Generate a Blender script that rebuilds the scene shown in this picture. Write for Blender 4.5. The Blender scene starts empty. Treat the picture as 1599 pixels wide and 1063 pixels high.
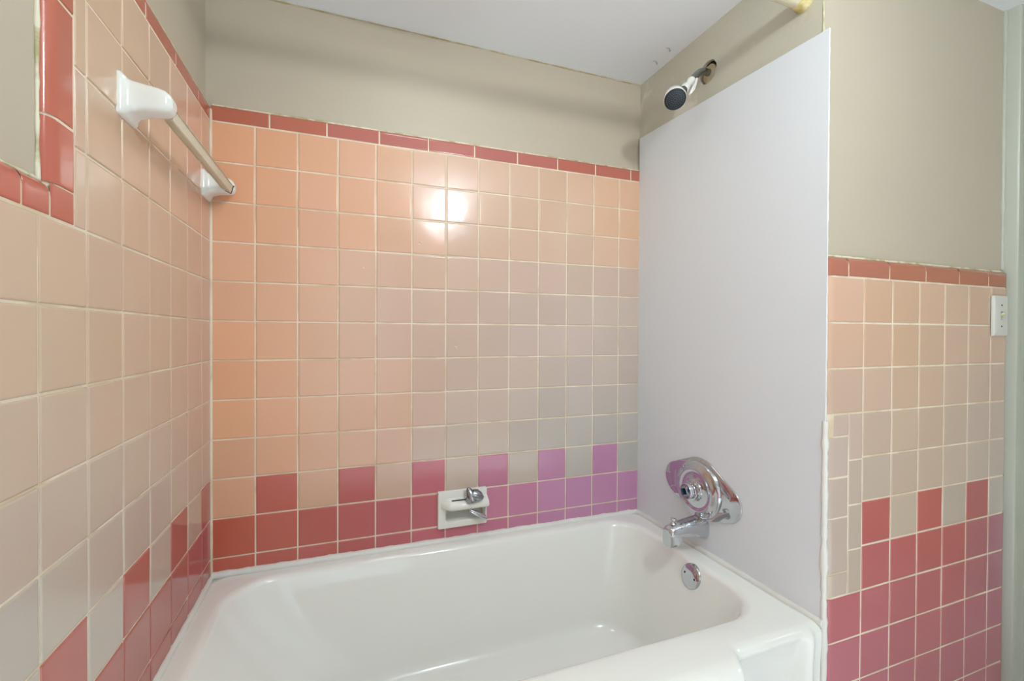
import bpy, math, random
from mathutils import Vector, Matrix, noise

random.seed(7)
SC = bpy.context.scene
COL = SC.collection
PI = math.pi

# ------------------------------------------------------------------ camera
YAW, PITCH, ROLL = 0.34099, -0.00853, 0.00414
F_PX, CX, CY = 683.4, 780.27, 528.41
CAM = Vector((0.3462, -1.3956, 1.0585))
Fw = Vector((math.sin(YAW)*math.cos(PITCH), math.cos(YAW)*math.cos(PITCH), math.sin(PITCH)))
Rt0 = Vector((math.cos(YAW), -math.sin(YAW), 0))
Up0 = Rt0.cross(Fw)
Rt = Rt0*math.cos(ROLL) + Up0*math.sin(ROLL)
Up = -Rt0*math.sin(ROLL) + Up0*math.cos(ROLL)
cam_d = bpy.data.cameras.new('camera')
cam = bpy.data.objects.new('camera', cam_d)
COL.objects.link(cam)
cam.matrix_world = Matrix(((Rt.x, Up.x, -Fw.x, CAM.x), (Rt.y, Up.y, -Fw.y, CAM.y),
                           (Rt.z, Up.z, -Fw.z, CAM.z), (0, 0, 0, 1)))
cam_d.sensor_width = 36.0
cam_d.lens = F_PX/1599*36.0
cam_d.shift_x = (799.5-CX)/1599
cam_d.shift_y = (CY-531.5)/1599
cam_d.clip_start = 0.02
SC.camera = cam

# ------------------------------------------------------------------ world, light, exposure
w = bpy.data.worlds.new('world'); SC.world = w
w.use_nodes = True
w.node_tree.nodes['Background'].inputs[0].default_value = (0.62, 0.75, 1.0, 1)
w.node_tree.nodes['Background'].inputs[1].default_value = 0.05
SC.view_settings.view_transform = 'Standard'
SC.view_settings.look = 'None'
SC.view_settings.gamma = 1
SC.view_settings.use_curve_mapping = False
SC.view_settings.exposure = 0.20

def area(name, loc, target, sx, sy, power, color):
    d = bpy.data.lights.new(name, 'AREA'); d.shape = 'RECTANGLE'
    d.size = sx; d.size_y = sy; d.energy = power; d.color = color
    o = bpy.data.objects.new(name, d); COL.objects.link(o)
    o.location = loc
    o.rotation_euler = (Vector(target)-Vector(loc)).to_track_quat('-Z', 'Y').to_euler()
    return o
# daylight through the wide opening behind the camera
area('opening_daylight', (0.45, -3.0, 1.0), (0.45, 0, 1.0), 0.9, 1.9, 8, (0.80, 0.93, 1.0))
# beam added at the side doorway; its bounce off the floor lifts the ceiling
o = area('floor_bounce_fill', (3.15, -2.2, 1.7), (1.1, -1.95, 0.0), 0.5, 0.4, 24, (0.80, 0.94, 1.0))
o.data.spread = math.radians(50)
# fill lamp added out of view on the alcove ceiling to brighten the tub
area('alcove_fill', (0.60, -0.40, 1.962), (0.60, -0.40, 0), 0.2, 0.2, 1.4, (0.82, 0.96, 1.0))
GLOBE = Vector((0.985, -1.46, 1.885))
GLOBE_R = 0.055
GLOBE_E = 178.0

# ------------------------------------------------------------------ materials
def lin(c):
    return c/12.92 if c <= 0.04045 else ((c+0.055)/1.055)**2.4
def rgb(r, g, b):
    return (lin(r/255), lin(g/255), lin(b/255), 1)

def new_mat(name):
    m = bpy.data.materials.new(name); m.use_nodes = True
    nt = m.node_tree
    return m, nt, nt.nodes['Principled BSDF']

def bump(nt, b, scale, strength, dist=0.01, detail=3, extra=None):
    tc = nt.nodes.new('ShaderNodeTexCoord')
    n = nt.nodes.new('ShaderNodeTexNoise')
    n.inputs['Scale'].default_value = scale; n.inputs['Detail'].default_value = detail
    nt.links.new(tc.outputs['Object'], n.inputs['Vector'])
    bp = nt.nodes.new('ShaderNodeBump')
    bp.inputs['Strength'].default_value = strength; bp.inputs['Distance'].default_value = dist
    nt.links.new(n.outputs['Fac'], bp.inputs['Height'])
    nt.links.new(bp.outputs['Normal'], b.inputs['Normal'])
    return tc, n

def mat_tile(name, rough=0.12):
    """glazed tile; every tile colour has a positional colour cast painted in"""
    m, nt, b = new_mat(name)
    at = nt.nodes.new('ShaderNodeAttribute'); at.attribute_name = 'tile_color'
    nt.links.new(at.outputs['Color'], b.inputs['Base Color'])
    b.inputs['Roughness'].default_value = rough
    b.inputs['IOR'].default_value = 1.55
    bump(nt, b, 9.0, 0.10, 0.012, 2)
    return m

def mat_paint(name, c1, c2, rough=0.5, nscale=2.5, bstr=0.12):
    m, nt, b = new_mat(name)
    tc, n = bump(nt, b, 60.0, bstr, 0.004, 4)
    n2 = nt.nodes.new('ShaderNodeTexNoise'); n2.inputs['Scale'].default_value = nscale
    n2.inputs['Detail'].default_value = 4
    nt.links.new(tc.outputs['Object'], n2.inputs['Vector'])
    r = nt.nodes.new('ShaderNodeMix'); r.data_type = 'RGBA'
    r.inputs[6].default_value = c1; r.inputs[7].default_value = c2
    nt.links.new(n2.outputs['Fac'], r.inputs[0])
    nt.links.new(r.outputs[2], b.inputs['Base Color'])
    b.inputs['Roughness'].default_value = rough
    return m

def mat_plain(name, col, rough=0.4, metal=0.0, bs=0, bscale=30, coat=0.0):
    m, nt, b = new_mat(name)
    b.inputs['Base Color'].default_value = col
    b.inputs['Roughness'].default_value = rough
    b.inputs['Metallic'].default_value = metal
    b.inputs['Coat Weight'].default_value = coat
    if bs: bump(nt, b, bscale, bs, 0.004, 3)
    return m

def mat_patchy(name, c1, c2, lo, hi, scale, rough=0.6):
    """paint with worn patches of another colour"""
    m, nt, b = new_mat(name)
    tc, n = bump(nt, b, 70.0, 0.25, 0.003, 5)
    n2 = nt.nodes.new('ShaderNodeTexNoise'); n2.inputs['Scale'].default_value = scale
    n2.inputs['Detail'].default_value = 6; n2.inputs['Distortion'].default_value = 0.6
    nt.links.new(tc.outputs['Object'], n2.inputs['Vector'])
    cr = nt.nodes.new('ShaderNodeMapRange')
    cr.inputs['From Min'].default_value = lo; cr.inputs['From Max'].default_value = hi
    nt.links.new(n2.outputs['Fac'], cr.inputs['Value'])
    r = nt.nodes.new('ShaderNodeMix'); r.data_type = 'RGBA'
    r.inputs[6].default_value = c1; r.inputs[7].default_value = c2
    nt.links.new(cr.outputs['Result'], r.inputs[0])
    nt.links.new(r.outputs[2], b.inputs['Base Color'])
    b.inputs['Roughness'].default_value = rough
    return m

M = {}
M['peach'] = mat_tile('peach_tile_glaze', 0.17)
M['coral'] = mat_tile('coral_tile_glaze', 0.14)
M['grout'] = mat_patchy('cream_grout', rgb(234, 220, 198), rgb(214, 194, 164), 0.45, 0.65, 9, 0.8)
M['paint'] = mat_paint('beige_wall_paint', rgb(196, 183, 162), rgb(189, 178, 159), 0.62, 1.8)
M['paint_worn'] = mat_patchy('beige_wall_paint_scraped', rgb(200, 195, 178), rgb(218, 212, 198), 0.60, 0.66, 7, 0.45)
M['ceiling'] = mat_paint('ceiling_paint', rgb(240, 242, 245), rgb(236, 239, 243), 0.6, 2.0)
M['panel'] = mat_paint('white_panel_paint', rgb(230, 233, 236), rgb(226, 230, 235), 0.38, 3.0, 0.05)
M['enamel'] = mat_plain('white_tub_enamel', rgb(244, 244, 238), 0.12, 0, 0.03, 6, 0.3)
M['caulk'] = mat_plain('white_caulk', rgb(232, 231, 224), 0.45, 0, 0.5, 60)
M['chip'] = mat_plain('grey_flake', rgb(176, 178, 176), 0.7)
M['old_caulk'] = mat_patchy('aged_cream_caulk', rgb(228, 220, 196), rgb(178, 168, 124), 0.45, 0.62, 26, 0.6)
M['chrome'] = mat_plain('polished_chrome', rgb(205, 208, 214), 0.07, 1.0, 0.02, 12)
M['chrome_dull'] = mat_plain('worn_chrome', rgb(160, 165, 170), 0.22, 1.0, 0.2, 50)
M['dark'] = mat_plain('dark_gap', rgb(35, 32, 28), 0.8)
M['blue'] = mat_plain('bluish_metal', rgb(70, 130, 165), 0.25, 0.6)
M['black'] = mat_plain('black_rubber_face', rgb(28, 34, 42), 0.35)
M['nozzle'] = mat_plain('grey_nozzles', rgb(92, 104, 112), 0.4)
M['ceramic'] = mat_plain('white_ceramic', rgb(236, 235, 228), 0.16, 0, 0.03, 10, 0.2)
M['white_plastic'] = mat_plain('white_plastic', rgb(216, 216, 206), 0.35)
M['bar'] = mat_plain('cream_plastic', rgb(214, 204, 180), 0.35, 0, 0.05, 40)
M['rod'] = mat_plain('cream_rod', rgb(222, 212, 186), 0.35)
M['rod_flange'] = mat_patchy('yellowed_plastic', rgb(222, 208, 160), rgb(196, 176, 110), 0.4, 0.6, 30, 0.5)
M['plaster'] = mat_patchy('old_plaster', rgb(196, 184, 160), rgb(170, 150, 110), 0.4, 0.62, 14, 0.9)
M['casing'] = mat_paint('door_casing_paint', rgb(186, 190, 176), rgb(180, 184, 172), 0.35, 2.0, 0.05)
M['floor'] = mat_plain('pale_floor', rgb(214, 216, 218), 0.4, 0, 0.05, 20)
M['yellow'] = mat_plain('yellowed_toggle', rgb(196, 190, 140), 0.4)
m, nt, b = new_mat('lit_globe'); M['globe'] = m
b.inputs['Base Color'].default_value = (1, 1, 1, 1)
b.inputs['Emission Color'].default_value = (0.87, 0.97, 1.0, 1)
b.inputs['Emission Strength'].default_value = GLOBE_E
m, nt, b = new_mat('window_glass'); M['glass'] = m
b.inputs['Transmission Weight'].default_value = 1.0
b.inputs['Roughness'].default_value = 0.0; b.inputs['IOR'].default_value = 1.02

# ------------------------------------------------------------------ mesh builder
class MB:
    kind = 'peach'
    def __init__(s): s.v = []; s.f = []; s.t = []; s.cur = (.5, .5, .5, 1)
    def add(s, verts, faces):
        o = len(s.v); s.v += [tuple(p) for p in verts]
        s.f += [tuple(i+o for i in f) for f in faces]
        s.t += [s.cur]*len(faces)
    def grid(s, rows, closed_u=False, closed_v=False):
        nr, nc = len(rows), len(rows[0])
        vs = [p for r in rows for p in r]; fs = []
        for i in range(nr if closed_v else nr-1):
            for j in range(nc if closed_u else nc-1):
                a = i*nc+j; b_ = i*nc+(j+1) % nc
                c = ((i+1) % nr)*nc+(j+1) % nc; d = ((i+1) % nr)*nc+j
                fs.append((a, b_, c, d))
        s.add(vs, fs)
    def box(s, x0, x1, y0, y1, z0, z1):
        v = [(x, y, z) for z in (z0, z1) for y in (y0, y1) for x in (x0, x1)]
        s.add(v, [(0, 2, 3, 1), (4, 5, 7, 6), (0, 1, 5, 4), (2, 6, 7, 3), (0, 4, 6, 2), (1, 3, 7, 5)])
    def tube(s, pts, rads, n=20, caps=True, squash=None):
        pts = [Vector(p) for p in pts]
        if not isinstance(rads, (list, tuple)): rads = [rads]*len(pts)
        rows = []; nrm = None
        for i, p in enumerate(pts):
            t = (pts[min(i+1, len(pts)-1)]-pts[max(i-1, 0)]).normalized()
            if nrm is None:
                nrm = t.orthogonal().normalized()
                if squash: 
                    z = Vector((0, 0, 1)); nrm = (z-t*z.dot(t)).normalized()
            nrm = (nrm-t*nrm.dot(t)).normalized()
            bn = t.cross(nrm)
            sq = squash[i] if squash else 1
            rows.append([p+(nrm*math.cos(a)*rads[i]*sq+bn*math.sin(a)*rads[i]) for a in [2*PI*k/n for k in range(n)]])
        s.grid(rows, closed_u=True)
        if caps:
            s.add(rows[0], [tuple(reversed(range(n)))]); s.add(rows[-1], [tuple(range(n))])
    def lathe(s, c, axis, prof, n=40, ex=None, sx=1, sy=1):
        """prof: (radius, height along axis)"""
        c = Vector(c); a = Vector(axis).normalized()
        u = Vector(ex).normalized() if ex else a.orthogonal().normalized()
        u = (u-a*u.dot(a)).normalized(); v = a.cross(u)
        rows = [[c+a*h+u*math.cos(2*PI*k/n)*r*sx+v*math.sin(2*PI*k/n)*r*sy for k in range(n)] for r, h in prof]
        s.grid(rows, closed_u=True)
    def build(s, name, mat, parent=None, smooth=True, loc=None, attr=False, sharp=None):
        me = bpy.data.meshes.new(name)
        org = Vector(loc) if loc else Vector((0, 0, 0))
        me.from_pydata([tuple(Vector(p)-org) for p in s.v], [], s.f)
        if attr:
            a = me.attributes.new('tile_color', 'FLOAT_COLOR', 'FACE')
            a.data.foreach_set('color', [c for q in s.t for c in q])
        me.validate(); me.update()
        if smooth: me.shade_smooth() if hasattr(me, 'shade_smooth') else me.polygons.foreach_set('use_smooth', [True]*len(me.polygons))
        if sharp: me.set_sharp_from_angle(angle=math.radians(sharp))
        me.materials.append(mat)
        o = bpy.data.objects.new(name, me); COL.objects.link(o)
        o.location = org
        if parent:
            o.parent = parent
            o.matrix_parent_inverse = Matrix.Translation(parent.location).inverted()
        return o

def empty(name, loc, label, cat, group=None):
    o = bpy.data.objects.new(name, None); COL.objects.link(o)
    o.location = loc; o.empty_display_size = 0.05
    return tag(o, label, cat, group)
def tag(o, label, cat, group=None):
    o['label'] = label; o['category'] = cat
    if group: o['group'] = group
    return o
def structure(o, label=None):
    o['kind'] = 'structure'
    if label: o['label'] = label
    return o

def wall_plane(mb, org, ux, uy, a_cuts, b_cuts, holes=(), thick=0.0):
    """rectangles of a plane between the cuts, leaving holes [(a0,a1,b0,b1)]"""
    org, ux, uy = Vector(org), Vector(ux), Vector(uy)
    A = sorted(set(a_cuts+[h[0] for h in holes]+[h[1] for h in holes]))
    B = sorted(set(b_cuts+[h[2] for h in holes]+[h[3] for h in holes]))
    for i in range(len(A)-1):
        for j in range(len(B)-1):
            ca, cb = (A[i]+A[i+1])/2, (B[j]+B[j+1])/2
            if any(h[0] < ca < h[1] and h[2] < cb < h[3] for h in holes): continue
            p = [org+ux*a+uy*b for a, b in ((A[i], B[j]), (A[i+1], B[j]), (A[i+1], B[j+1]), (A[i], B[j+1]))]
            mb.add(p, [(0, 1, 2, 3)])

# ------------------------------------------------------------------ tiles
GAP = 0.0018
# tile colours with a colour cast painted in by place: (position along the wall, height, r, g, b); one lightness per kind, bluer coral paler
GLAZE_CAST = {
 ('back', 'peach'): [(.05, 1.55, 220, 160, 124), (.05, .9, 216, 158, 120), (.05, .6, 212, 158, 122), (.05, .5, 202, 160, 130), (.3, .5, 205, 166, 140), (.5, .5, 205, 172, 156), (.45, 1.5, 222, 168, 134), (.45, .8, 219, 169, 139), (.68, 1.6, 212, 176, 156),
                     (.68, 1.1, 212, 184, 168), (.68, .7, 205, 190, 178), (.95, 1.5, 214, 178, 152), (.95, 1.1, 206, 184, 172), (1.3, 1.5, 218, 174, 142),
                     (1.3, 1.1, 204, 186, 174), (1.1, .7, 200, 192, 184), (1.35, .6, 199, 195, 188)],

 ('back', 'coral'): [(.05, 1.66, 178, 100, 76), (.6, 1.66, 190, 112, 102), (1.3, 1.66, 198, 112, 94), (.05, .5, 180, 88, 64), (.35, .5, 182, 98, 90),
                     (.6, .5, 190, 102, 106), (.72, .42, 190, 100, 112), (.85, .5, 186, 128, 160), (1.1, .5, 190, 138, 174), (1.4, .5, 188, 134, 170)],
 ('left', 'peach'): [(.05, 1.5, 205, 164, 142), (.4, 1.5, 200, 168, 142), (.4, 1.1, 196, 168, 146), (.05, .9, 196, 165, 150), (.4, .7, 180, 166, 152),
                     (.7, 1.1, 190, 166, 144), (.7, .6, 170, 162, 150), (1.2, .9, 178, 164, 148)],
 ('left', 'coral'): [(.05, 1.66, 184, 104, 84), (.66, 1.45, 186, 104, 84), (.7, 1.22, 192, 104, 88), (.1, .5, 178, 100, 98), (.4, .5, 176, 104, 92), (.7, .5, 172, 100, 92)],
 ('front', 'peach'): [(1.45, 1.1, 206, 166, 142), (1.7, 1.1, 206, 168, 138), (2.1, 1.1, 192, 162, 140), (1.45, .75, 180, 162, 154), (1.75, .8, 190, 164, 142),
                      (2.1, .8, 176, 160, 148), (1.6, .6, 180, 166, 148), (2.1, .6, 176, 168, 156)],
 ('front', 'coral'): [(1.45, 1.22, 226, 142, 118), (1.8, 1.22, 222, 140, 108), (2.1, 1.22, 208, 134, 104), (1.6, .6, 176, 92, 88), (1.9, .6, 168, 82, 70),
                      (1.45, .4, 160, 88, 92), (1.9, .4, 158, 82, 76), (1.5, .2, 158, 94, 106), (2.13, .45, 160, 116, 128), (2.0, .2, 156, 92, 102)],  # purple entries put the room's reflection into the coral colour
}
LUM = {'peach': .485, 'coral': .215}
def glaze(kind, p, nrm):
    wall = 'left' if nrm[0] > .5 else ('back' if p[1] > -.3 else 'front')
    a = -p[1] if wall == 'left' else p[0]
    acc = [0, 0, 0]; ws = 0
    for (x, z, r, g, b_) in GLAZE_CAST[(wall, kind)]:
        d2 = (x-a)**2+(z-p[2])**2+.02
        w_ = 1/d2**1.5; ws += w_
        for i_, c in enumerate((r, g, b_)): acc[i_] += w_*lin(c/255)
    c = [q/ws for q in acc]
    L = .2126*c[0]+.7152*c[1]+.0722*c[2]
    lum = LUM[kind]+(.42*max(0, (c[2]-c[1])/c[0]) if kind == 'coral' else 0)   # the orchid end of the painted cast is also made paler
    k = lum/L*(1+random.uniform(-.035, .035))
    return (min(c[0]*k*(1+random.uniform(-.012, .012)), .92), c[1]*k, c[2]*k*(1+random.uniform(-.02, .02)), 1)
def edge_samples(lo, hi, r0, r1):
    L = hi-lo; r0, r1 = wid(r0), wid(r1)
    f0 = [0, .03, .10, .22, .4, .6, .8, 1.0, 1.25] if r0 > .005 else [0, .12, .45, 1.0, 1.5]
    f1 = [0, .03, .10, .22, .4, .6, .8, 1.0, 1.25] if r1 > .005 else [0, .12, .45, 1.0, 1.5]
    s = [lo+r0*f for f in f0 if r0*f < L*.5]+[hi-r1*f for f in f1 if r1*f < L*.5]
    return sorted(s)
def wid(r): return r*1.5 if r > .009 else r
def drop(d, r):
    w_ = wid(r)
    if d >= w_: return 0.0
    q = 1-d/w_
    return r*(1-math.sqrt(max(1-q*q, 0)))
def tile(mb, org, ux, uy, nrm, a0, a1, b0, b1, r=(.0024,)*4, g=(GAP,)*4, tilt=.0006):
    """r and g: radius and gap at a0, a1, b0, b1"""
    a0 += g[0]; a1 -= g[1]; b0 += g[2]; b1 -= g[3]
    if a1-a0 < .004 or b1-b0 < .004: return
    org, ux, uy, nrm = Vector(org), Vector(ux), Vector(uy), Vector(nrm)
    q_ = org+ux*(a0+a1)/2+uy*(b0+b1)/2
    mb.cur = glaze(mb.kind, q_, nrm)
    t0, ta, tb = random.uniform(-.4, .4)*tilt, random.uniform(-1, 1)*tilt, random.uniform(-1, 1)*tilt
    A = edge_samples(a0, a1, r[0], r[1]); B = edge_samples(b0, b1, r[2], r[3])
    rows = []
    for b in B:
        row = []
        for a in A:
            d = max(drop(a-a0, r[0]), drop(a1-a, r[1]), drop(b-b0, r[2]), drop(b1-b, r[3]))
            h = t0+ta*((a-a0)/(a1-a0)-.5)+tb*((b-b0)/(b1-b0)-.5)
            row.append(org+ux*a+uy*b+nrm*(h-d))
        rows.append(row)
    mb.grid(rows)

P = 0.1095
Z0 = 0.40+11.33*P                    # underside of the high border
ZL = [Z0-k*P for k in range(0, 16)]  # horizontal joints of the surround
RIM = 0.385
ZB = 0.375                           # tiles go down to the tub
ZC = 2.012                           # ceiling
TRIM_TOP = 1.6855
W = 1.402                            # face of the panel on the faucet wall
WP = 1.410                           # painted faucet wall
D = 0.689                            # face of the wainscot wall
X_, Y_, Z_ = Vector((1, 0, 0)), Vector((0, 1, 0)), Vector((0, 0, 1))
ROOM_Y, ROOM_X = -2.75, 2.95
DISH = (0.630, 0.795, 0.431, 0.551)
BR = .009

# ---------- back wall
mb = MB(); wall_plane(mb, (0, .008, 0), X_, Z_, [-.2, 1.60], [0, ZC+.1], [(DISH[0]+.012, DISH[1]-.012, DISH[2]+.012, DISH[3]-.012)])
wall_back = structure(mb.build('wall_back', M['paint'], smooth=False), 'beige painted wall behind the long side of the bathtub')
mb = MB(); wall_plane(mb, (0, .0017, 0), X_, Z_, [-.001, 1.4095], [.30, TRIM_TOP-.018], [(DISH[0]+.012, DISH[1]-.012, DISH[2]+.012, DISH[3]-.012)])
o = mb.build('grout', M['grout'], wall_back, smooth=False)
c0 = .1089
xs = [0.0005]+[c0+i*P for i in range(12)]+[1.4095]
peach, coral = MB(), MB(); coral.kind = 'coral'
def dish_cut(a0, a1, b0, b1):
    """cut a back tile so that it ends at the soap dish"""
    d0, d1, e0, e1 = DISH[0]+.006, DISH[1]-.006, DISH[2]+.006, DISH[3]-.006
    if a1 <= d0 or a0 >= d1 or b1 <= e0 or b0 >= e1: return [(a0, a1, b0, b1)]
    out = []
    if b1 > e1+.004: out.append((a0, a1, e1, b1))
    if b0 < e0-.004: out.append((a0, a1, b0, e0))
    mid0, mid1 = max(b0, e0), min(b1, e1)
    if a0 < d0-.004: out.append((a0, d0, mid0, mid1))
    if a1 > d1+.004: out.append((d1, a1, mid0, mid1))
    return out
for k in range(0, 12):
    for i in range(len(xs)-1):
        dark = (k >= 10) or (k == 9 and i % 2 == 1)
        z0 = max(ZL[k+1], ZB); z1 = ZL[k]
        for c in dish_cut(xs[i], xs[i+1], z0, z1):
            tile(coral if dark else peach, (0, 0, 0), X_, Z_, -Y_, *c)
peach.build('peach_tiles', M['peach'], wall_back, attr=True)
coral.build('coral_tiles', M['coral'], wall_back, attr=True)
tb = MB(); tb.kind = 'coral'
js = [0.0005, .145, .297, .447, .598, .751, .904, 1.057, 1.211, 1.364, 1.4095]
for i in range(len(js)-1):
    tile(tb, (0, 0, 0), X_, Z_, -Y_, js[i], js[i+1], Z0, TRIM_TOP, r=(.002, .002, .0028, BR), g=(GAP, GAP, GAP, 0))
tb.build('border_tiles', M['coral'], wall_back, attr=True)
gb = MB(); tile(gb, (0, .0013, 0), X_, Z_, -Y_, .0005, 1.4095, Z0, TRIM_TOP-.001, r=(.002, .002, .001, BR), g=(0,)*4, tilt=0)
gb.build('border_grout', M['grout'], wall_back)

cb = MB()
for cx_, cz_, r_ in ((.570, 1.347, .0035), (.402, 1.261, .0025), (.690, 1.021, .0045), (.693, 1.014, .0025)):
    rg = [(cx_+math.cos(q)*r_*(1+.5*noise.noise(Vector((q*2, cx_*9, 0)))), -.0009, cz_+math.sin(q)*r_*(1+.5*noise.noise(Vector((q*2, 4, cx_*9))))) for q in [2*PI*k/14 for k in range(14)]]
    cb.add(rg+[(p[0], .0005, p[2]) for p in rg], [tuple(range(14))]+[(k, (k+1) % 14, 14+(k+1) % 14, 14+k) for k in range(14)])
cb.build('glaze_chips', M['grout'], wall_back)['label'] = 'small pale chips in the glaze'

def bead(name, pts, r, mat, parent=None, jit=.0015, seed=0, n=8, step=.012):
    """a lumpy strip of caulk along a polyline"""
    P_ = [Vector(p) for p in pts]; out = []
    for a, b_ in zip(P_[:-1], P_[1:]):
        L = (b_-a).length; m_ = max(2, int(L/step))
        out += [a.lerp(b_, i/m_) for i in range(m_)]
    out.append(P_[-1])
    rr = []
    for i, p in enumerate(out):
        nz = noise.noise(p*38+Vector((seed, seed*2, 0)))
        nz2 = noise.noise(p*110+Vector((0, seed, 3)))
        rr.append(max(r*.5, r+jit*nz*1.0+jit*nz2*.5))
    mb = MB(); mb.tube(out, rr, n)
    return mb.build(name, mat, parent)
bead('plaster_edge', [(.004, .0075, TRIM_TOP+.0005), (1.404, .0075, TRIM_TOP+.0005)], .0036, M['old_caulk'], wall_back, .0016, 3)

# ---------- left wall
YL = [0.0776+j*.1061 for j in range(0, 26)]
TY0, TY1 = .638, .692               # vertical border at the end of the tall tiling
LOWTOP = 1.2465
mb = MB(); wall_plane(mb, (-.013, 0, 0), -Y_, Z_, [-.02, -ROOM_Y], [0, ZC+.1])
wall_left = structure(mb.build('wall_left', M['paint'], smooth=False), 'beige painted wall at the head end of the bathtub')
mb = MB()
wall_plane(mb, (-.0019, 0, 0), -Y_, Z_, [0, TY1-.022], [.30, TRIM_TOP-.018])
wall_plane(mb, (-.0019, 0, 0), -Y_, Z_, [TY1-.022, -ROOM_Y], [0, LOWTOP-.020])
mb.build('grout', M['grout'], wall_left, smooth=False)
peach, coral, tb = MB(), MB(), MB(); coral.kind = tb.kind = 'coral'
def zrow(k): return Z0-k*P
for k in range(0, 15):
    ys = [0.0005]+YL
    for i in range(len(ys)-1):
        a0, a1 = ys[i], ys[i+1]
        if k < 4:
            if a0 > TY0-.003: continue
            a1 = min(a1, TY0)
        dark = (k >= 10) or (k == 9 and i % 2 == 0)
        if a0 < .70 and k > 11: continue
        z1, z0 = zrow(k), zrow(k+1)
        if a0 < .62: z0 = max(z0, ZB)
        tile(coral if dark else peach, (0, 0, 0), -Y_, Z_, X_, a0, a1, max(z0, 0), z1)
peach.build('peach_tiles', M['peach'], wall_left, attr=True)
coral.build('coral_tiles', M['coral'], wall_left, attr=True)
js = [0.0005, .10, .255, .408, .560, TY0]
for i in range(len(js)-1):
    tile(tb, (0, 0, 0), -Y_, Z_, X_, js[i], js[i+1], Z0, TRIM_TOP, r=(.002, .002, .0028, .012), g=(GAP, GAP, GAP, 0))
tile(tb, (0, 0, 0), -Y_, Z_, X_, TY0, TY1, Z0, TRIM_TOP, r=(.002, .012, .002, .012), g=(GAP, 0, GAP, 0))
vz = [zrow(4), LOWTOP, 1.332, 1.487, Z0]
tile(tb, (0, 0, 0), -Y_, Z_, X_, TY0, TY1-.002, vz[0], vz[1], r=(.002, .002, .0028, .002), g=(GAP, GAP, GAP, 0))
for i in range(1, 4):
    tile(tb, (0, 0, 0), -Y_, Z_, X_, TY0, TY1, vz[i], vz[i+1], r=(.002, .013, .002, .002), g=(GAP, 0, GAP, GAP))
js = [TY1-.002]+[.742+.152*i for i in range(0, 14)]
for i in range(len(js)-1):
    tile(tb, (0, 0, 0), -Y_, Z_, X_, js[i], js[i+1], zrow(4), LOWTOP, r=(.002, .002, .0028, .012), g=(GAP, GAP, GAP, 0))
tb.build('border_tiles', M['coral'], wall_left, attr=True)
gb = MB()
tile(gb, (-.0013, 0, 0), -Y_, Z_, X_, .0005, TY1-.001, Z0-.003, TRIM_TOP-.001, r=(.002, .012, .001, .012), g=(0,)*4, tilt=0)
tile(gb, (-.0014, 0, 0), -Y_, Z_, X_, TY0-.003, TY1-.001, LOWTOP-.02, Z0, r=(.001, .013, .001, .001), g=(0,)*4, tilt=0)
tile(gb, (-.0013, 0, 0), -Y_, Z_, X_, TY0, 2.7, zrow(4)-.003, LOWTOP-.001, r=(.001, .001, .001, .012), g=(0,)*4, tilt=0)
gb.build('border_grout', M['grout'], wall_left)
bead('plaster_edge', [(-.011, -.002, TRIM_TOP+.001), (-.011, -TY1, TRIM_TOP+.001)], .004, M['old_caulk'], wall_left, .0016, 5)
bead('plaster_edge', [(-.0115, -TY1-.001, TRIM_TOP), (-.0115, -TY1-.001, LOWTOP+.001), (-.0115, -1.6, LOWTOP+.001)], .0026, M['old_caulk'], wall_left, .0018, 6)
bead('corner_grout', [(.0012, -.0012, ZB), (.0012, -.0012, Z0+.03)], .0042, M['grout'], wall_left, .0005, 8)

# ---------- faucet wall (right of the tub) and the white panel on it
HOLE = (1.41, -.323, 1.877)
mb = MB()
wall_plane(mb, (WP, 0, 0), -Y_, Z_, [-.01, D-.014], [0, ZC+.1], [(.283, .363, 1.837, 1.917)])
# round hole cut in the plaster
n = 40
ring = []; sq = []
for k in range(n):
    a = 2*PI*k/n
    r = .033+.003*noise.noise(Vector((math.cos(a)*2, math.sin(a)*2, 1)))
    ring.append((WP, HOLE[1]+math.cos(a)*r*.98, HOLE[2]+math.sin(a)*r*1.04))
    c, s_ = math.cos(a), math.sin(a); q = .04/max(abs(c), abs(s_))
    sq.append((WP, HOLE[1]+c*q, HOLE[2]+s_*q))
mb.grid([sq, ring], closed_u=True)
inn = [(WP+.012, p[1], p[2]) for p in ring]
mb.grid([ring, inn], closed_u=True)
wall_right = structure(mb.build('wall_right', M['paint_worn'], smooth=False), 'painted wall at the faucet end of the bathtub, scraped above the white panel')
mb = MB(); mb.add([(WP+.018, HOLE[1]-.05, HOLE[2]-.05), (WP+.018, HOLE[1]+.05, HOLE[2]-.05), (WP+.018, HOLE[1]+.05, HOLE[2]+.05), (WP+.018, HOLE[1]-.05, HOLE[2]+.05)], [(0, 1, 2, 3)])
mb.build('hole_back', M['dark'], wall_right, smooth=False)['label'] = 'dark cavity behind the hole around the shower arm'
# plaster plug half filling the hole
plug = []
for k in range(n):
    a = 2*PI*k/n
    r = .029+.002*noise.noise(Vector((math.cos(a)*3, math.sin(a)*3, 7)))
    plug.append((WP+.004, HOLE[1]-.002+math.cos(a)*r*.86, HOLE[2]-.006+math.sin(a)*r*.98))
mb = MB(); mb.add(plug, [tuple(range(n))])
mb.add(plug+[(WP+.018, p[1], p[2]) for p in plug], [(k, (k+1) % n, n+(k+1) % n, n+k) for k in range(n)])
mb.build('plaster_plug', M['plaster'], wall_right, smooth=False)['label'] = 'rough plaster filling the hole around the shower arm'

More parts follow.
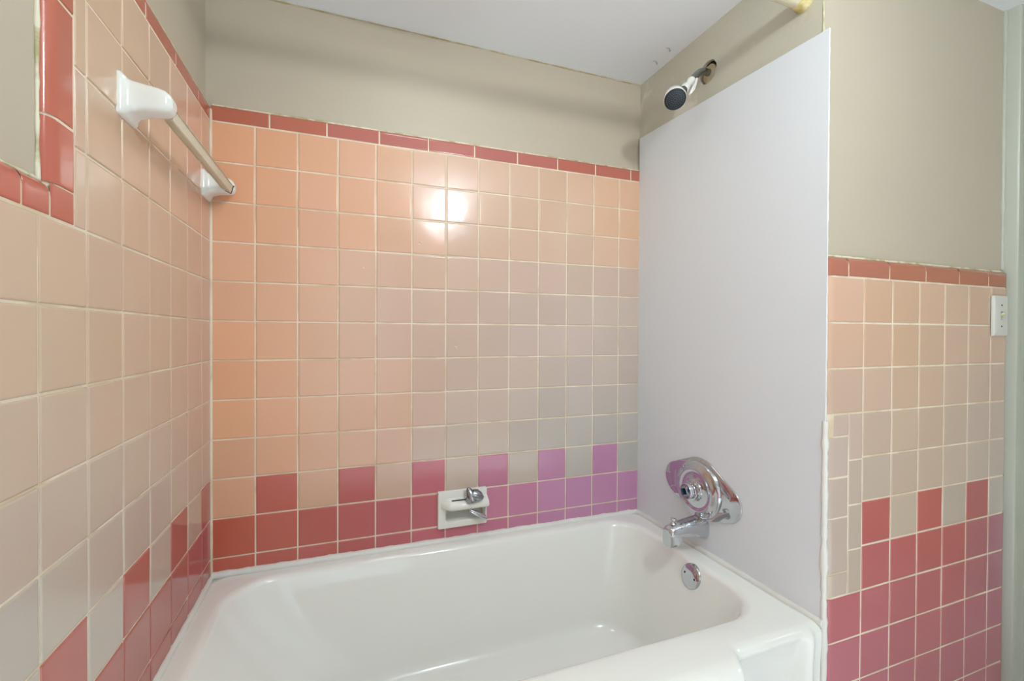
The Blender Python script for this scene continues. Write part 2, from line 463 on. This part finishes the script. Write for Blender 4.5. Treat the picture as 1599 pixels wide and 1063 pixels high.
mb = MB()
PZ0, PZ1 = 1.806, 1.772
ys_ = [-i*(D+.001)/24 for i in range(25)]
front, back_ = [], []
for y in ys_:
    t = -y/D
    zt = PZ0+(PZ1-PZ0)*t
    front.append([(W, y, .36), (W, y, zt-.002), (W+.002, y, zt), (WP-.0004, y, zt)])
mb.grid(front)
mb.add([(W, -D-.001, .36), (W, -D-.001, PZ1), (W+.004, -D-.001, PZ1), (W+.004, -D-.001, .36)], [(0, 1, 2, 3)])
mb.add([(W+.004, -D-.001, .36), (W+.004, -D-.001, PZ1), (WP-.0004, -D+.012, PZ1), (WP-.0004, -D+.012, .36)], [(0, 1, 2, 3)])
panel = tag(mb.build('surround_panel', M['panel'], smooth=False), 'large smooth white wall panel at the faucet end of the bathtub', 'wall panel')
bead('caulk', [(W+.003, -D+.001, .85), (W+.003, -D+.001, PZ1-.004)], .0026, M['caulk'], panel, .0016, 21)
bead('caulk', [(W+.004, -D+.001, .395), (W+.003, -D+.001, .86)], .0062, M['caulk'], panel, .0034, 23)
bead('caulk', [(W+.002, -.002, .39), (W+.002, -.002, 1.64)], .0028, M['caulk'], panel, .0012, 22)

# ---------- wainscot wall, facing the camera beside the tub
mb = MB()
wall_plane(mb, (0, -.672, 0), X_, Z_, [WP, ROOM_X], [0, ZC+.1])
wall_front = structure(mb.build('wall_wainscot', M['paint'], smooth=False), 'beige painted wall above the half-height tiling right of the bathtub')
mb = MB()
WE = 2.170
wall_plane(mb, (0, -D+.0017, 0), X_, Z_, [1.438, WE-.022], [0, 1.224])
mb.build('grout', M['grout'], wall_front, smooth=False)
w0, pz, zw = 1.4278, .1088, 1.1993
peach, coral, tb = MB(), MB(), MB(); coral.kind = tb.kind = 'coral'
org, nn = (0, -D, 0), -Y_
wx = [w0+i*pz for i in range(0, 7)]
XL = 1.4115
for k in range(0, 11):
    z1, z0 = zw-k*pz, max(zw-(k+1)*pz, 0)
    for i in range(0, 7):
        if i == 0:
            if k < 3 or k >= 7:
                tile(coral if k >= 7 else peach, org, X_, Z_, nn, XL, wx[1], z0, z1, r=(.014, .0028, .0028, .0028), g=(0, GAP, GAP, GAP))
            else:
                tile(peach, org, X_, Z_, nn, 1.487, wx[1], z0-.004 if k < 6 else z0, z1-.004 if k > 3 else z1)
            continue
        a1 = wx[i+1] if i < 6 else WE
        dark = k >= 6 or (k == 5 and i % 2 == 1)
        tile(coral if dark else peach, org, X_, Z_, nn, wx[i], a1, z0, z1, r=(.0028, .0028 if i < 6 else .012, .0028, .0028), g=(GAP, GAP if i < 6 else 0, GAP, GAP))
zz = [zw-3*pz, .820, .722, .626, .494, zw-7*pz]
for i in range(5):
    tile(peach, org, X_, Z_, nn, XL+(.010 if i == 0 else .001*i), 1.487, zz[i+1], zz[i], r=(.014, .0028, .0028, .0028), g=(0, GAP, GAP, GAP))
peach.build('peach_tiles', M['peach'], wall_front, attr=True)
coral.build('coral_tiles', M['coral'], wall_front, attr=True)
js = [XL, 1.481, 1.633, 1.780, 1.928, 2.068, WE]
for i in range(6):
    tile(tb, org, X_, Z_, nn, js[i], js[i+1], zw, 1.2475, r=(.014 if i == 0 else .002, .002 if i < 5 else .012, .0028, .014), g=(0 if i == 0 else GAP, GAP if i < 5 else 0, GAP, 0))
tb.build('border_tiles', M['coral'], wall_front, attr=True)
gb = MB()
tile(gb, (0, -D+.0013, 0), X_, Z_, nn, XL+.0012, WE-.0012, .0, 1.2475-.0012, r=(.014, .012, .001, .014), g=(0,)*4, tilt=0)
gb.build('border_grout', M['grout'], wall_front)
bead('plaster_edge', [(WP+.004, -.674, 1.2485), (WE-.004, -.674, 1.2485)], .004, M['old_caulk'], wall_front, .0018, 12)
bead('plaster_edge', [(WP+.001, -.6715, 1.252), (WP+.001, -.6715, ZC)], .0022, M['old_caulk'], wall_front, .0012, 13)

# door casing at the right edge
prof = [(2.171, -.668), (2.171, -.700), (2.174, -.7055), (2.181, -.707), (2.192, -.707), (2.196, -.704), (2.205, -.704), (2.245, -.709), (2.258, -.712), (2.262, -.709), (2.262, -.668)]
mb = MB(); mb.grid([[(x, y, z) for x, y in prof] for z in (0, .5, 1.0, 1.5, ZC)])
casing = structure(mb.build('trim_1', M['casing'], smooth=True, sharp=35), 'white door casing beside the light switch')
bead('caulk', [(2.1695, -.674, 1.256), (2.1695, -.674, ZC)], .005, M['casing'], casing, .004, 31)

# ---------- the rest of the room
mb = MB()
cg = [[(x, y, ZC) for x in (-.02, ROOM_X)] for y in (ROOM_Y, .02)]
mb.grid(cg); ceiling = structure(mb.build('ceiling', M['ceiling'], smooth=False), 'pale ceiling over the bathtub')
pe = MB()
for (px_, py_) in ((1.356, -.132), (1.350, -.204)):
    pe.tube([(px_, py_, ZC-.0005), (px_+.010, py_-.002, ZC-.0015), (px_+.022, py_+.006, ZC-.001), (px_+.026, py_+.014, ZC-.0003)], [.0008, .0022, .0026, .0006], 6)
pe.build('paint_flake', M['chip'], ceiling)
# ragged paint line where the ceiling meets the back wall
bead('paint_edge', [(0, .0075, ZC-.001), (WP, .0075, ZC-.001)], .0022, M['plaster'], ceiling, .0015, 41)
mb = MB(); mb.grid([[(x, y, 0) for x in (-.02, ROOM_X)] for y in (ROOM_Y, .02)])
structure(mb.build('floor', M['floor'], smooth=False))
DX0, DX1, DZ = .02, .98, 1.95
mb = MB(); wall_plane(mb, (0, ROOM_Y, 0), X_, Z_, [-.02, ROOM_X], [0, ZC+.1], [(DX0, DX1, 0, DZ)])
structure(mb.build('wall_rear', M['paint'], smooth=False))
mb = MB(); wall_plane(mb, (ROOM_X, 0, 0), -Y_, Z_, [.6, -ROOM_Y], [0, ZC+.1], [(1.75, 2.60, 0, 1.95)])
structure(mb.build('wall_door_side', M['paint'], smooth=False))

# ------------------------------------------------------------------ bathtub
def front_y(x):
    """how far the rim's front edge stands proud: bowed body, recess, end rib"""
    def ss(a, b_, t):
        t = min(max((t-a)/(b_-a), 0), 1); return t*t*(3-2*t)
    return -.042+.042*ss(1.112, 1.146, x)
def rib(x):
    """narrow upright rib at the end of the recess"""
    return -.010*math.exp(-((x-1.357)/.012)**4)
def under(x):
    """the recess beside the rib leans back towards its foot"""
    def ss(a, b_, t):
        t = min(max((t-a)/(b_-a), 0), 1); return t*t*(3-2*t)
    return ss(1.132, 1.160, x)*(1-ss(1.328, 1.345, x))
NS, NCN = 90, 14
def ring(x0, x1, y0, y1, r, z, fn=0, dz=None, u=0, rb=1):
    """rounded rectangle with the same count everywhere; starts at front left, runs counterclockwise"""
    pts = []
    if not isinstance(r, (list, tuple)): r = (r, r, r, r)   # FL, FR, BR, BL
    def side(p, q, n, skip=True):
        for i in range(1, n): 
            t = i/n; pts.append((p[0]+(q[0]-p[0])*t, p[1]+(q[1]-p[1])*t))
    def corner(cx, cy, rr, a0):
        for i in range(NCN+1):
            a = a0+PI/2*i/NCN; pts.append((cx+math.cos(a)*rr, cy+math.sin(a)*rr))
    corner(x0+r[0], y0+r[0], r[0], PI)
    # uneven steps so that the recess of the apron is well resolved
    px0, px1 = x0+r[0], x1-r[1]
    tt = [i/NS for i in range(1, NS)]
    for t in tt:
        q = t*1.5 if t < .5 else .75+(t-.5)*.5
        X = .007+1.390*q; lo, hi = max(.2, px0+.03), min(1.15, px1-.03)
        if X < lo: X = px0+(X-.007)*(lo-px0)/(lo-.007)
        elif X > hi: X = hi+(X-hi)*(px1-hi)/(1.397-hi)
        pts.append((X, y0))
    corner(x1-r[1], y0+r[1], r[1], -PI/2)
    side((x1, y0+r[1]), (x1, y1-r[2]), 20)
    corner(x1-r[2], y1-r[2], r[2], 0)
    side((x1-r[2], y1), (x0+r[3], y1), 30)
    corner(x0+r[3], y1-r[3], r[3], PI/2)
    side((x0, y1-r[3]), (x0, y0+r[0]), 20)
    out = []
    for x, y in pts:
        if dz is None:
            y += front_y(x)*fn*max(0, 1-(y-y0)/.03); out.append((x, y, z))
        else:
            f = y < y0+.004
            if f: y += front_y(x)*fn+under(x)*u+rib(x)*rb
            out.append((x, y, z if f else dz))
    return out
tub = MB()
xo0, xo1, yo0, yo1 = .003, W-.001, -.690, -.002
rows = []
# apron from the floor to the rim, then across the rim and down into the basin
rows.append(ring(xo0, xo1, yo0+.006, yo1, .004, 0.0, 1, .0, .040))
rows.append(ring(xo0, xo1, yo0+.004, yo1, .004, 0.18, 1, .18, .036))
rows.append(ring(xo0, xo1, yo0+.002, yo1, .004, 0.30, 1, .30, .026))
R_ = .022
rows.append(ring(xo0, xo1, yo0, yo1, .004, RIM-R_-.010, 1, RIM-.002, .010))
for a in (12, 28, 45, 62, 78, 90):
    t = math.radians(a)
    rows.append(ring(xo0, xo1, yo0+R_*(1-math.cos(t)), yo1, .004, RIM-R_+R_*math.sin(t)-.002*(1-a/90), 1-.25*a/90, RIM-.0015+.0015*a/90, 0, 1-a/90))
# flat rim
ix0, ix1, iy0, iy1 = .060, 1.330, -.602, -.042
for t in (.3, .65, 1.0):
    rr = [.004+.156*t, .004+.126*t, .004+.116*t, .004+.136*t]
    x0 = xo0+(ix0-.016-xo0)*t; x1 = xo1+(ix1+.016-xo1)*t
    y0 = (yo0+R_)+(iy0-.016-yo0-R_)*t; y1 = yo1+(iy1+.016-yo1)*t
    rows.append(ring(x0, x1, y0, y1, rr, RIM, .75*(1-t)))
# rolled lip
R_ = .020
for a in (18, 36, 54, 72):
    t = math.radians(a); q = R_*math.sin(t)-.016; zz_ = RIM-R_*(1-math.cos(t))
    rows.append(ring(ix0+q, ix1-q, iy0+q, iy1-q, (.152, .122, .112, .132), zz_))
# walls: interpolate lip -> bottom
top = dict(x0=ix0+.004, x1=ix1-.004, y0=iy0+.004, y1=iy1-.004, r=(.15, .12, .11, .13), z=RIM-.018)
bot = dict(x0=.285, x1=1.235, y0=-.520, y1=-.118, r=(.12, .12, .12, .12), z=.115)
for t in (.12, .28, .45, .62, .8, 1.0):
    e = {k: top[k]+(bot[k]-top[k])*(t if k != 'z' else t) for k in ('x0', 'x1', 'y0', 'y1', 'z')}
    e['x0'] = top['x0']+(bot['x0']-top['x0'])*(t**1.25)
    rr = tuple(a+(b_-a)*t for a, b_ in zip(top['r'], bot['r']))
    rows.append(ring(e['x0'], e['x1'], e['y0'], e['y1'], rr, e['z']))
# fillet to the floor
R_ = .050
for a in (20, 40, 60, 78, 90):
    t = math.radians(a); q = R_*(1-math.cos(t)); 
    rows.append(ring(bot['x0']+q*1.3, bot['x1']-q, bot['y0']+q, bot['y1']-q, (.115-q*.3,)*4, bot['z']-R_*math.sin(t)*.95))
rows.append(ring(.50, 1.12, -.42, -.23, .06, .066))
rows.append(ring(.75, .95, -.34, -.30, .015, .064))
tub.grid(rows, closed_u=True)
nn_ = len(rows[-1]); tub.add(rows[-1], [tuple(range(nn_))])
bathtub = tag(tub.build('bathtub', M['enamel'], smooth=True), 'white enamel bathtub built in between the tiled walls', 'bathtub')
bead('caulk', [(.002, -.70, RIM-.001), (.002, -.004, RIM+.003), (.06, -.003, RIM+.008)], .0075, M['caulk'], bathtub, .002, 51)
bead('caulk', [(.004, -.001, RIM+.006), (.4, -.001, RIM+.004), (1.398, -.001, RIM+.001)], .0105, M['caulk'], bathtub, .0026, 52)
bead('caulk', [(W+.001, -.004, RIM), (W+.001, -.690, RIM)], .0100, M['caulk'], bathtub, .0022, 53)
bead('caulk', [(1.407, -.688, .02), (1.407, -.688, .40)], .0070, M['caulk'], bathtub, .002, 54)
# overflow plate on the drain end
ov = MB(); oc = Vector((1.317, -.368, .345)); oa = Vector((-1, 0, .33)).normalized()
ov.lathe(oc, oa, [(.0001, .007), (.012, .007), (.026, .0065), (.0335, .0045), (.036, .001), (.036, -.006)], 48)
ovo = ov.build('overflow_plate', M['chrome'], bathtub); ovo['label'] = 'round chrome overflow plate'
ud = Vector((0, 0, 1)); ud = (ud-oa*ud.dot(oa)).normalized(); vd = oa.cross(ud)
for s in (-1, 1):
    sc = MB(); c_ = oc+oa*.0066+vd*(.019*s)+ud*.002*s
    sc.lathe(c_, oa, [(.0001, .0012), (.0022, .0012), (.0034, .0), (.0034, -.001)], 14)
    sc.build('screw', M['dark'], ovo)
# drain
dr = MB(); dr.lathe((1.13, -.32, .064), (0, 0, 1), [(.0001, .002), (.018, .003), (.030, .004), (.034, .001)], 32)
dr.build('drain', M['chrome'], bathtub)

# ------------------------------------------------------------------ soap dish
sd = empty('soap_dish', (.714, 0, DISH[2]), 'white ceramic soap dish set in the coral tiles of the back wall', 'soap dish')
mb = MB()
a0, a1, b0, b1 = DISH
YF = -.012
hx0, hx1, hz0, hz1 = .657, .788, .453, .497
def rect(x0, x1, z0, z1, y, r=.004, n=4):
    pts = []
    for cx, cz, s in ((x1-r, z1-r, 0), (x0+r, z1-r, 1), (x0+r, z0+r, 2), (x1-r, z0+r, 3)):
        for i in range(n+1):
            a = PI/2*(s+i/n); pts.append((cx+math.cos(a)*r, y, cz+math.sin(a)*r))
    return pts
rows = [rect(a0, a1, b0, b1, .002), rect(a0, a1, b0, b1, YF+.004), rect(a0+.001, a1-.001, b0+.001, b1-.001, YF+.001),
        rect(a0+.004, a1-.004, b0+.004, b1-.004, YF), rect(hx0-.006, hx1+.004, hz0-.006, hz1+.006, YF, .006),
        rect(hx0-.002, hx1+.001, hz0-.002, hz1+.002, YF+.002, .006), rect(hx0, hx1, hz0, hz1, YF+.008, .006),
        rect(hx0+.004, hx1-.004, hz0+.006, hz1, .030, .01), rect(hx0+.012, hx1-.012, hz0+.014, hz1-.008, .042, .01)]
mb.grid(rows, closed_u=True); mb.add(rows[-1], [tuple(range(len(rows[-1])))])
mb.build('dish_body', M['ceramic'], sd, sharp=50)
# projecting grab bar / shelf across the top
mb = MB()
secs = []
for x, k in ((a0+.010, .12), (a0+.020, .5), (a0+.030, .85), (a0+.038, 1.0), (a0+.09, 1.0), (a1-.03, 1.0), (a1-.012, 1.0), (a1-.004, .96), (a1-.001, .9)):
    pr = [(-.008, .531), (-.016, .527), (-.028, .521), (-.036, .517), (-.041, .511), (-.042, .503), (-.039, .497), (-.032, .494), (-.022, .494), (-.008, .498)]
    secs.append([(x, YF+.002+(y+.010)*k, .507+(z-.507)*(.6+.4*k)) for y, z in pr])
mb.grid(secs)
mb.add(secs[0], [tuple(range(10))]); mb.add(secs[-1], [tuple(reversed(range(10)))])
mb.build('grab_bar', M['ceramic'], sd, sharp=60)
mb = MB()   # dark slot on top of the bar
mb.add([(.672, -.0265, .5232), (.745, -.0265, .5232), (.745, -.0225, .5252), (.672, -.0225, .5252)], [(0, 1, 2, 3)])
mb.build('slot', M['dark'], sd, smooth=False)

# chrome lever handle lying in the dish
fh = empty('faucet_handle', (.765, -.035, .515), 'loose chrome faucet handle lying on the white soap dish', 'faucet handle')
mb = MB()
c_ = Vector((.742, -.034, .524)); ax = Vector((.52, -.28, .55)).normalized()
mb.lathe(c_+Vector((-.004, 0, .0)), Vector((-.35, .05, .93)), [(.0001, .044), (.004, .042), (.010, .034), (.017, .020), (.0215, .006), (.021, -.002), (.012, -.004), (.0001, -.004)], 16)
mb.tube([c_+Vector((-.006, -.004, .020)), c_+Vector((.006, -.006, .016)), c_+Vector((.018, -.008, .010)), c_+Vector((.028, -.009, .004))], [.016, .0185, .0155, .007], 12)
mb.build('hub', M['chrome_dull'], fh, sharp=40)
mb = MB()
for dx, dz in ((0, 0), (.004, -.008)):
    p0 = Vector((.728+dx, -.022, .492+dz)); p1 = Vector((.784+dx*.5, -.030, .462+dz)); 
    mb.tube([p0, p0.lerp(p1, .3), p0.lerp(p1, .7), p1], [.004, .010, .0115, .008], 12, squash=[.5]*4)
mb.build('lever', M['chrome'], fh)

# ------------------------------------------------------------------ towel bar on the left wall
tbar = empty('towel_bar', (0, -.27, 1.44), 'white ceramic towel bar on the upper left tiled wall', 'towel bar')
def bracket(y, name='bracket', yo=0):
    mb = MB()
    rows = []
    # x out of the wall, half width (y), z low, z high, corner radius
    S = [(-.001, .033, 1.415, 1.484, .004), (.004, .033, 1.415, 1.484, .006), (.007, .030, 1.418, 1.481, .008), (.010, .0255, 1.422, 1.478, .009),
         (.015, .0235, 1.426, 1.477, .010), (.032, .0225, 1.431, 1.475, .011), (.050, .0220, 1.432, 1.473, .012), (.060, .0210, 1.434, 1.470, .012),
         (.066, .0175, 1.438, 1.465, .010), (.069, .010, 1.444, 1.458, .006)]
    for x, hw, z0, z1, r in S:
        row = []
        for cy, cz, s in ((y+hw-r, z1-r, 0), (y-hw+r, z1-r, 1), (y-hw+r, z0+r, 2), (y+hw-r, z0+r, 3)):
            for i in range(6):
                a = PI/2*(s+i/5); row.append((x, cy+math.cos(a)*r, cz+math.sin(a)*r))
        rows.append(row)
    mb.grid(rows, closed_u=True); mb.add(rows[-1], [tuple(range(24))])
    return mb.build(name, M['ceramic'], tbar)
bracket(-.489); bracket(-.042)
mb = MB()
def sqbar(mb, p, q, h, rot=0, r=.002):
    p, q = Vector(p), Vector(q); t = (q-p).normalized(); up = (Z_-t*Z_.dot(t)).normalized(); sd_ = t.cross(up)
    u2 = up*math.cos(rot)+sd_*math.sin(rot); s2 = t.cross(u2)
    rows = []
    for c in (p, q):
        rows.append([c+u2*(h-(r if i % 2 else 0))*a+s2*(h-(0 if i % 2 else r))*b_ for i, (a, b_) in enumerate(((1, 1), (1, 1), (1, -1), (1, -1), (-1, -1), (-1, -1), (-1, 1), (-1, 1)))])
    mb.grid(rows, closed_u=True); mb.add(rows[0], [tuple(reversed(range(8)))]); mb.add(rows[1], [tuple(range(8))])
sqbar(mb, (.053, -.470, 1.447), (.056, -.060, 1.444), .0105, .35)
mb.build('bar', M['bar'], tbar, smooth=False)['label'] = 'cream square plastic bar'
mb = MB(); sqbar(mb, (.056, -.061, 1.444), (.056, -.0585, 1.444), .0118, .35)
mb.build('socket_gap', M['dark'], tbar, smooth=False)

# ------------------------------------------------------------------ shower curtain rod
rod = empty('shower_curtain_rod', (.7, -.625, 1.876), 'cream shower curtain rod fixed high above the front of the tub', 'curtain rod')
mb = MB(); mb.tube([(-.012, -.625, 1.878), (.7, -.625, 1.876), (1.400, -.625, 1.876)], .0165, 24)
mb.build('rod', M['rod'], rod)
for x, sgn in ((WP, -1), (-.013, 1)):
    mb = MB(); mb.lathe((x, -.625, 1.876), (sgn, 0, 0), [(.0001, .030), (.0175, .030), (.0195, .027), (.0205, .010), (.0215, .008), (.0225, .004), (.0225, 0)], 32)
    mb.build('flange', M['rod_flange'], rod)['label'] = 'yellowed end flange'

# ------------------------------------------------------------------ shower head
sh = empty('shower', HOLE, 'chrome shower arm with black-faced white shower head below the ceiling', 'shower head')
mb = MB()
pts = [(WP+.016, -.322, 1.876), (1.398, -.323, 1.876), (1.388, -.3235, 1.874), (1.377, -.324, 1.869), (1.366, -.3245, 1.860), (1.357, -.325, 1.851), (1.347, -.3255, 1.841), (1.340, -.326, 1.834)]
mb.tube(pts, .0105, 20)
mb.build('shower_arm', M['chrome_dull'], sh)
hc = Vector((1.281, -.327, 1.767)); top_ = Vector((1.344, -.326, 1.837))
ha = (Vector((1.320, -.335, 1.815))-hc).normalized()
fa = Vector((-.36, -.55, -.75)).normalized()      # the way the face looks
mb = MB()
mb.lathe(top_, (top_-hc).normalized(), [(.0001, .002), (.0115, .002), (.0125, 0), (.0125, -.010), (.010, -.013), (.009, -.020), (.012, -.030), (.0135, -.038), (.012, -.046)], 24)
mb.build('collar', M['ceramic'], sh)
mb = MB()
mb.lathe(hc, -fa, [(.030, .0005), (.0318, .002), (.0325, .006), (.031, .018), (.0285, .030), (.023, .040), (.018, .046), (.014, .052), (.011, .060), (.0001, .062)], 40)
mb.build('bell', M['ceramic'], sh)
mb = MB(); mb.lathe(hc, fa, [(.031, -.001), (.031, .001), (.029, .0025), (.018, .0035), (.0001, .004)], 40)
face = mb.build('spray_face', M['black'], sh); face['label'] = 'black rubber spray face with small nozzles'
mb = MB()
u = fa.orthogonal().normalized(); v = fa.cross(u)
for rr, cnt in ((.005, 6), (.011, 12), (.0175, 18), (.024, 24)):
    for k in range(cnt):
        a = 2*PI*k/cnt+rr*90
        p = hc+fa*(.0040-.0012*(rr/.0215))+u*math.cos(a)*rr+v*math.sin(a)*rr
        mb.lathe(p, fa, [(.0013, -.001), (.0012, .001), (.0001, .0014)], 6)
mb.build('nozzles', M['nozzle'], face)
# spray lever on the side of the head
mb = MB()
s0 = top_+Vector((.004, -.016, -.004))
mb.tube([s0, s0+Vector((-.012, -.006, -.022)), s0+Vector((-.022, -.008, -.040)), s0+Vector((-.036, -.010, -.058))], [.004, .0045, .006, .003], 10)
mb.build('side_lever', M['ceramic'], sh)

# ------------------------------------------------------------------ tub valve trim (no handle on it)
VC = Vector((W, -.314, .578))
vt = empty('tub_valve', VC, 'chrome oval valve plate without handle above the tub spout', 'tub valve')
def out_valve(a, scale=1.0):
    """oblong remodel plate: round middle, two rounded ends"""
    # circle of .090 in the middle, ends of .060 at +-.093
    best = 0
    c, s = math.cos(a), math.sin(a)
    R1, R2, dx = .098, .066, .082
    def ray(cx, cz, r):
        bq = cx*c+cz*s; cq = cx*cx+cz*cz-r*r; dd = bq*bq-cq
        return bq+math.sqrt(dd) if dd > 0 else 0
    # convex hull of the three circles, sampled by support directions is done below
    return max(ray(0, 0, R1), ray(dx, 0, R2), ray(-dx, 0, R2))
def hull_outline(circs, n):
    pts = []
    import math as m_
    for k in range(n):
        a = 2*PI*k/n
        c, s = m_.cos(a), m_.sin(a)
        b_ = max(circs, key=lambda q: q[0]*c+q[1]*s+q[2])
        pts.append((b_[0]+c*b_[2], b_[1]+s*b_[2]))
    return pts
def loft_valve(mb, seq, n=96):
    rows = []
    for off, h in seq:
        o_ = hull_outline([(0, 0, .097+off), (.100, -.012, .054+off), (-.100, .004, .054+off)], n)
        rows.append([(VC.x-h, VC.y-p[0]*1.0, VC.z+p[1]) for p in o_])
    mb.grid(rows, closed_u=True); return rows
mb = MB()
rows = loft_valve(mb, [(0, .0004), (0, .003), (-.001, .0042), (-.003, .005), (-.030, .0085)])
mb.add(rows[-1], [tuple(range(96))])
mb.build('backing_plate', M['chrome'], vt, sharp=40)
mb = MB()
mb.lathe(VC+Vector((0, 0, -.002)), (-1, 0, 0), [(.088, .006), (.088, .012), (.087, .0145), (.084, .017), (.079, .018), (.074, .020), (.070, .023), (.066, .0255), (.062, .0255), (.058, .023),
                         (.052, .0225), (.040, .024), (.030, .027), (.024, .030), (.0001, .030)], 72)
mb.build('escutcheon', M['chrome'], vt, sharp=60)
mb = MB()
mb.lathe(VC+Vector((0, 0, -.002)), (-1, 0, 0), [(.033, .025), (.033, .031), (.029, .033), (.028, .040), (.024, .041), (.024, .058), (.023, .0595), (.020, .0595), (.0195, .038), (.0001, .038)], 40)
mb.build('sleeve', M['chrome'], vt, sharp=40)
mb = MB()
mb.lathe(VC+Vector((-.038, 0, -.002)), (-1, 0, 0), [(.0095, -.002), (.0095, .006), (.0055, .0075), (.0025, .0075), (.0022, .004), (.0001, .004)], 20)
mb.build('stem', M['blue'], vt, sharp=40)['label'] = 'bluish valve stem inside the sleeve'
for (dy, dz) in ((-.062, -.062), (.062, .060)):
    mb = MB(); mb.lathe(VC+Vector((-.0185, dy*.9, dz*.9)), (-1, 0, 0), [(.0001, .003), (.003, .0028), (.0048, .001), (.005, -.003)], 16)
    mb.build('screw', M['chrome_dull'], vt)

# ------------------------------------------------------------------ tub spout
SP = Vector((W, -.322, .462))
ts = empty('tub_spout', SP, 'chrome tub spout with pull-up diverter knob', 'tub spout')
mb = MB()
# sections along -x: (x out, half width, z top, z bottom)
S = [(.0, .029, .497, .430), (.004, .031, .499, .428), (.012, .0305, .4985, .430), (.030, .0285, .4965, .437), (.055, .0265, .4935, .441),
     (.078, .0250, .4905, .444), (.090, .0245, .4885, .442), (.097, .0240, .4875, .432), (.101, .0238, .4865, .4225), (.114, .0232, .4840, .4195), (.126, .0222, .4800, .4190), (.132, .0210, .4750, .4195), (.1352, .0185, .4690, .4215)]
rows = []
for x, hw, zt, zb in S:
    row = []; cz = (zt+zb)/2; hh = (zt-zb)/2; n = 32
    for k in range(n):
        a = 2*PI*k/n; c, s = math.cos(a), math.sin(a)
        e = .72-.24*x/.135
        yy = math.copysign(abs(c)**e, c)*hw; zz_ = math.copysign(abs(s)**e, s)*hh
        if s > 0: yy *= 1-.25*s*s
        row.append((SP.x-x, SP.y+yy, cz+zz_))
    rows.append(row)
mb.grid(rows, closed_u=True); mb.add(rows[0], [tuple(range(32))]); mb.add(rows[-1], [tuple(range(32))])
mb.build('spout_body', M['chrome'], ts, sharp=55)
mb = MB()
mb.lathe((SP.x-.112, SP.y, .484), (0, 0, 1), [(.0085, 0), (.0085, .003), (.005, .004), (.0045, .010), (.0085, .012), (.0095, .015), (.008, .018), (.0001, .0185)], 20)
mb.build('diverter_knob', M['chrome'], ts)
mb = MB(); mb.lathe((SP.x-.030, SP.y, .440), (0, 0, -1), [(.004, -.003), (.004, .003), (.003, .005), (.0001, .005)], 12)
mb.build('set_screw', M['chrome_dull'], ts)

# ------------------------------------------------------------------ light switch
LS = Vector((2.114, -D-.0005, 1.1185))
ls = empty('light_switch', LS, 'white light switch plate with broken toggle on the wainscot tiles', 'light switch')
mb = MB()
hw, hh = .0355, .0575
rows = []
for e, y in ((0, .0), (0, -.004), (.0012, -.0058), (.0035, -.007), (.008, -.0078)):
    rows.append([(LS.x+p[0], LS.y+y, LS.z+p[2]) for p in rect(-hw+e, hw-e, -hh+e, hh-e, 0, .003)])
# plate face with the toggle slot
slot = [(LS.x+p[0], LS.y-.0078, LS.z+p[2]) for p in rect(-.0052, .0052, -.012, .012, 0, .001)]
slot2 = [(p[0], LS.y-.001, p[2]) for p in slot]
rows += [slot, slot2]
mb.grid(rows, closed_u=True); 
mb.build('cover_plate', M['white_plastic'], ls, sharp=35)
mb = MB(); mb.add(slot2, [tuple(range(len(slot2)))]); mb.build('toggle_slot', M['dark'], ls, smooth=False)
mb = MB(); mb.tube([(LS.x, LS.y-.001, LS.z+.003), (LS.x+.001, LS.y-.008, LS.z+.004), (LS.x+.002, LS.y-.014, LS.z+.006)], [.0052, .0045, .0032], 8)
mb.build('toggle', M['yellow'], ls)['label'] = 'yellowed stub of the broken toggle'
for s in (-1, 1):
    mb = MB(); mb.lathe((LS.x, LS.y-.0075, LS.z+.030*s), (0, -1, 0), [(.0001, .0012), (.002, .001), (.003, 0), (.003, -.002)], 14)
    mb.build('screw', M['dark'], ls)

# ------------------------------------------------------------------ ceiling light behind the camera
cl = empty('ceiling_light', (GLOBE.x, GLOBE.y, ZC), 'lit frosted globe light on the ceiling behind the photographer', 'ceiling light')
mb = MB()
prof = [(GLOBE_R*math.sin(a)+.0001, GLOBE_R*math.cos(a)) for a in [PI*i/20 for i in range(21)]]
mb.lathe(GLOBE, (0, 0, 1), prof, 32)
mb.build('globe', M['globe'], cl)
mb = MB(); mb.lathe((GLOBE.x, GLOBE.y, ZC), (0, 0, -1), [(.055, 0), (.055, .020), (.045, .035), (.04, .045), (.0001, .045)], 32)
mb.build('canopy', M['white_plastic'], cl)

al = empty('alcove_fill_fixture', (.60, -.42, ZC), 'added flush fixture, out of view, for the fill lamp over the bathtub', 'ceiling light')  # unseen fixture added to carry the alcove fill lamp
mb = MB(); mb.lathe((.60, -.42, ZC), (0, 0, -1), [(.16, 0), (.16, .020), (.150, .030), (.150, .022), (.0001, .022)], 40)
mb.build('housing', M['white_plastic'], al)
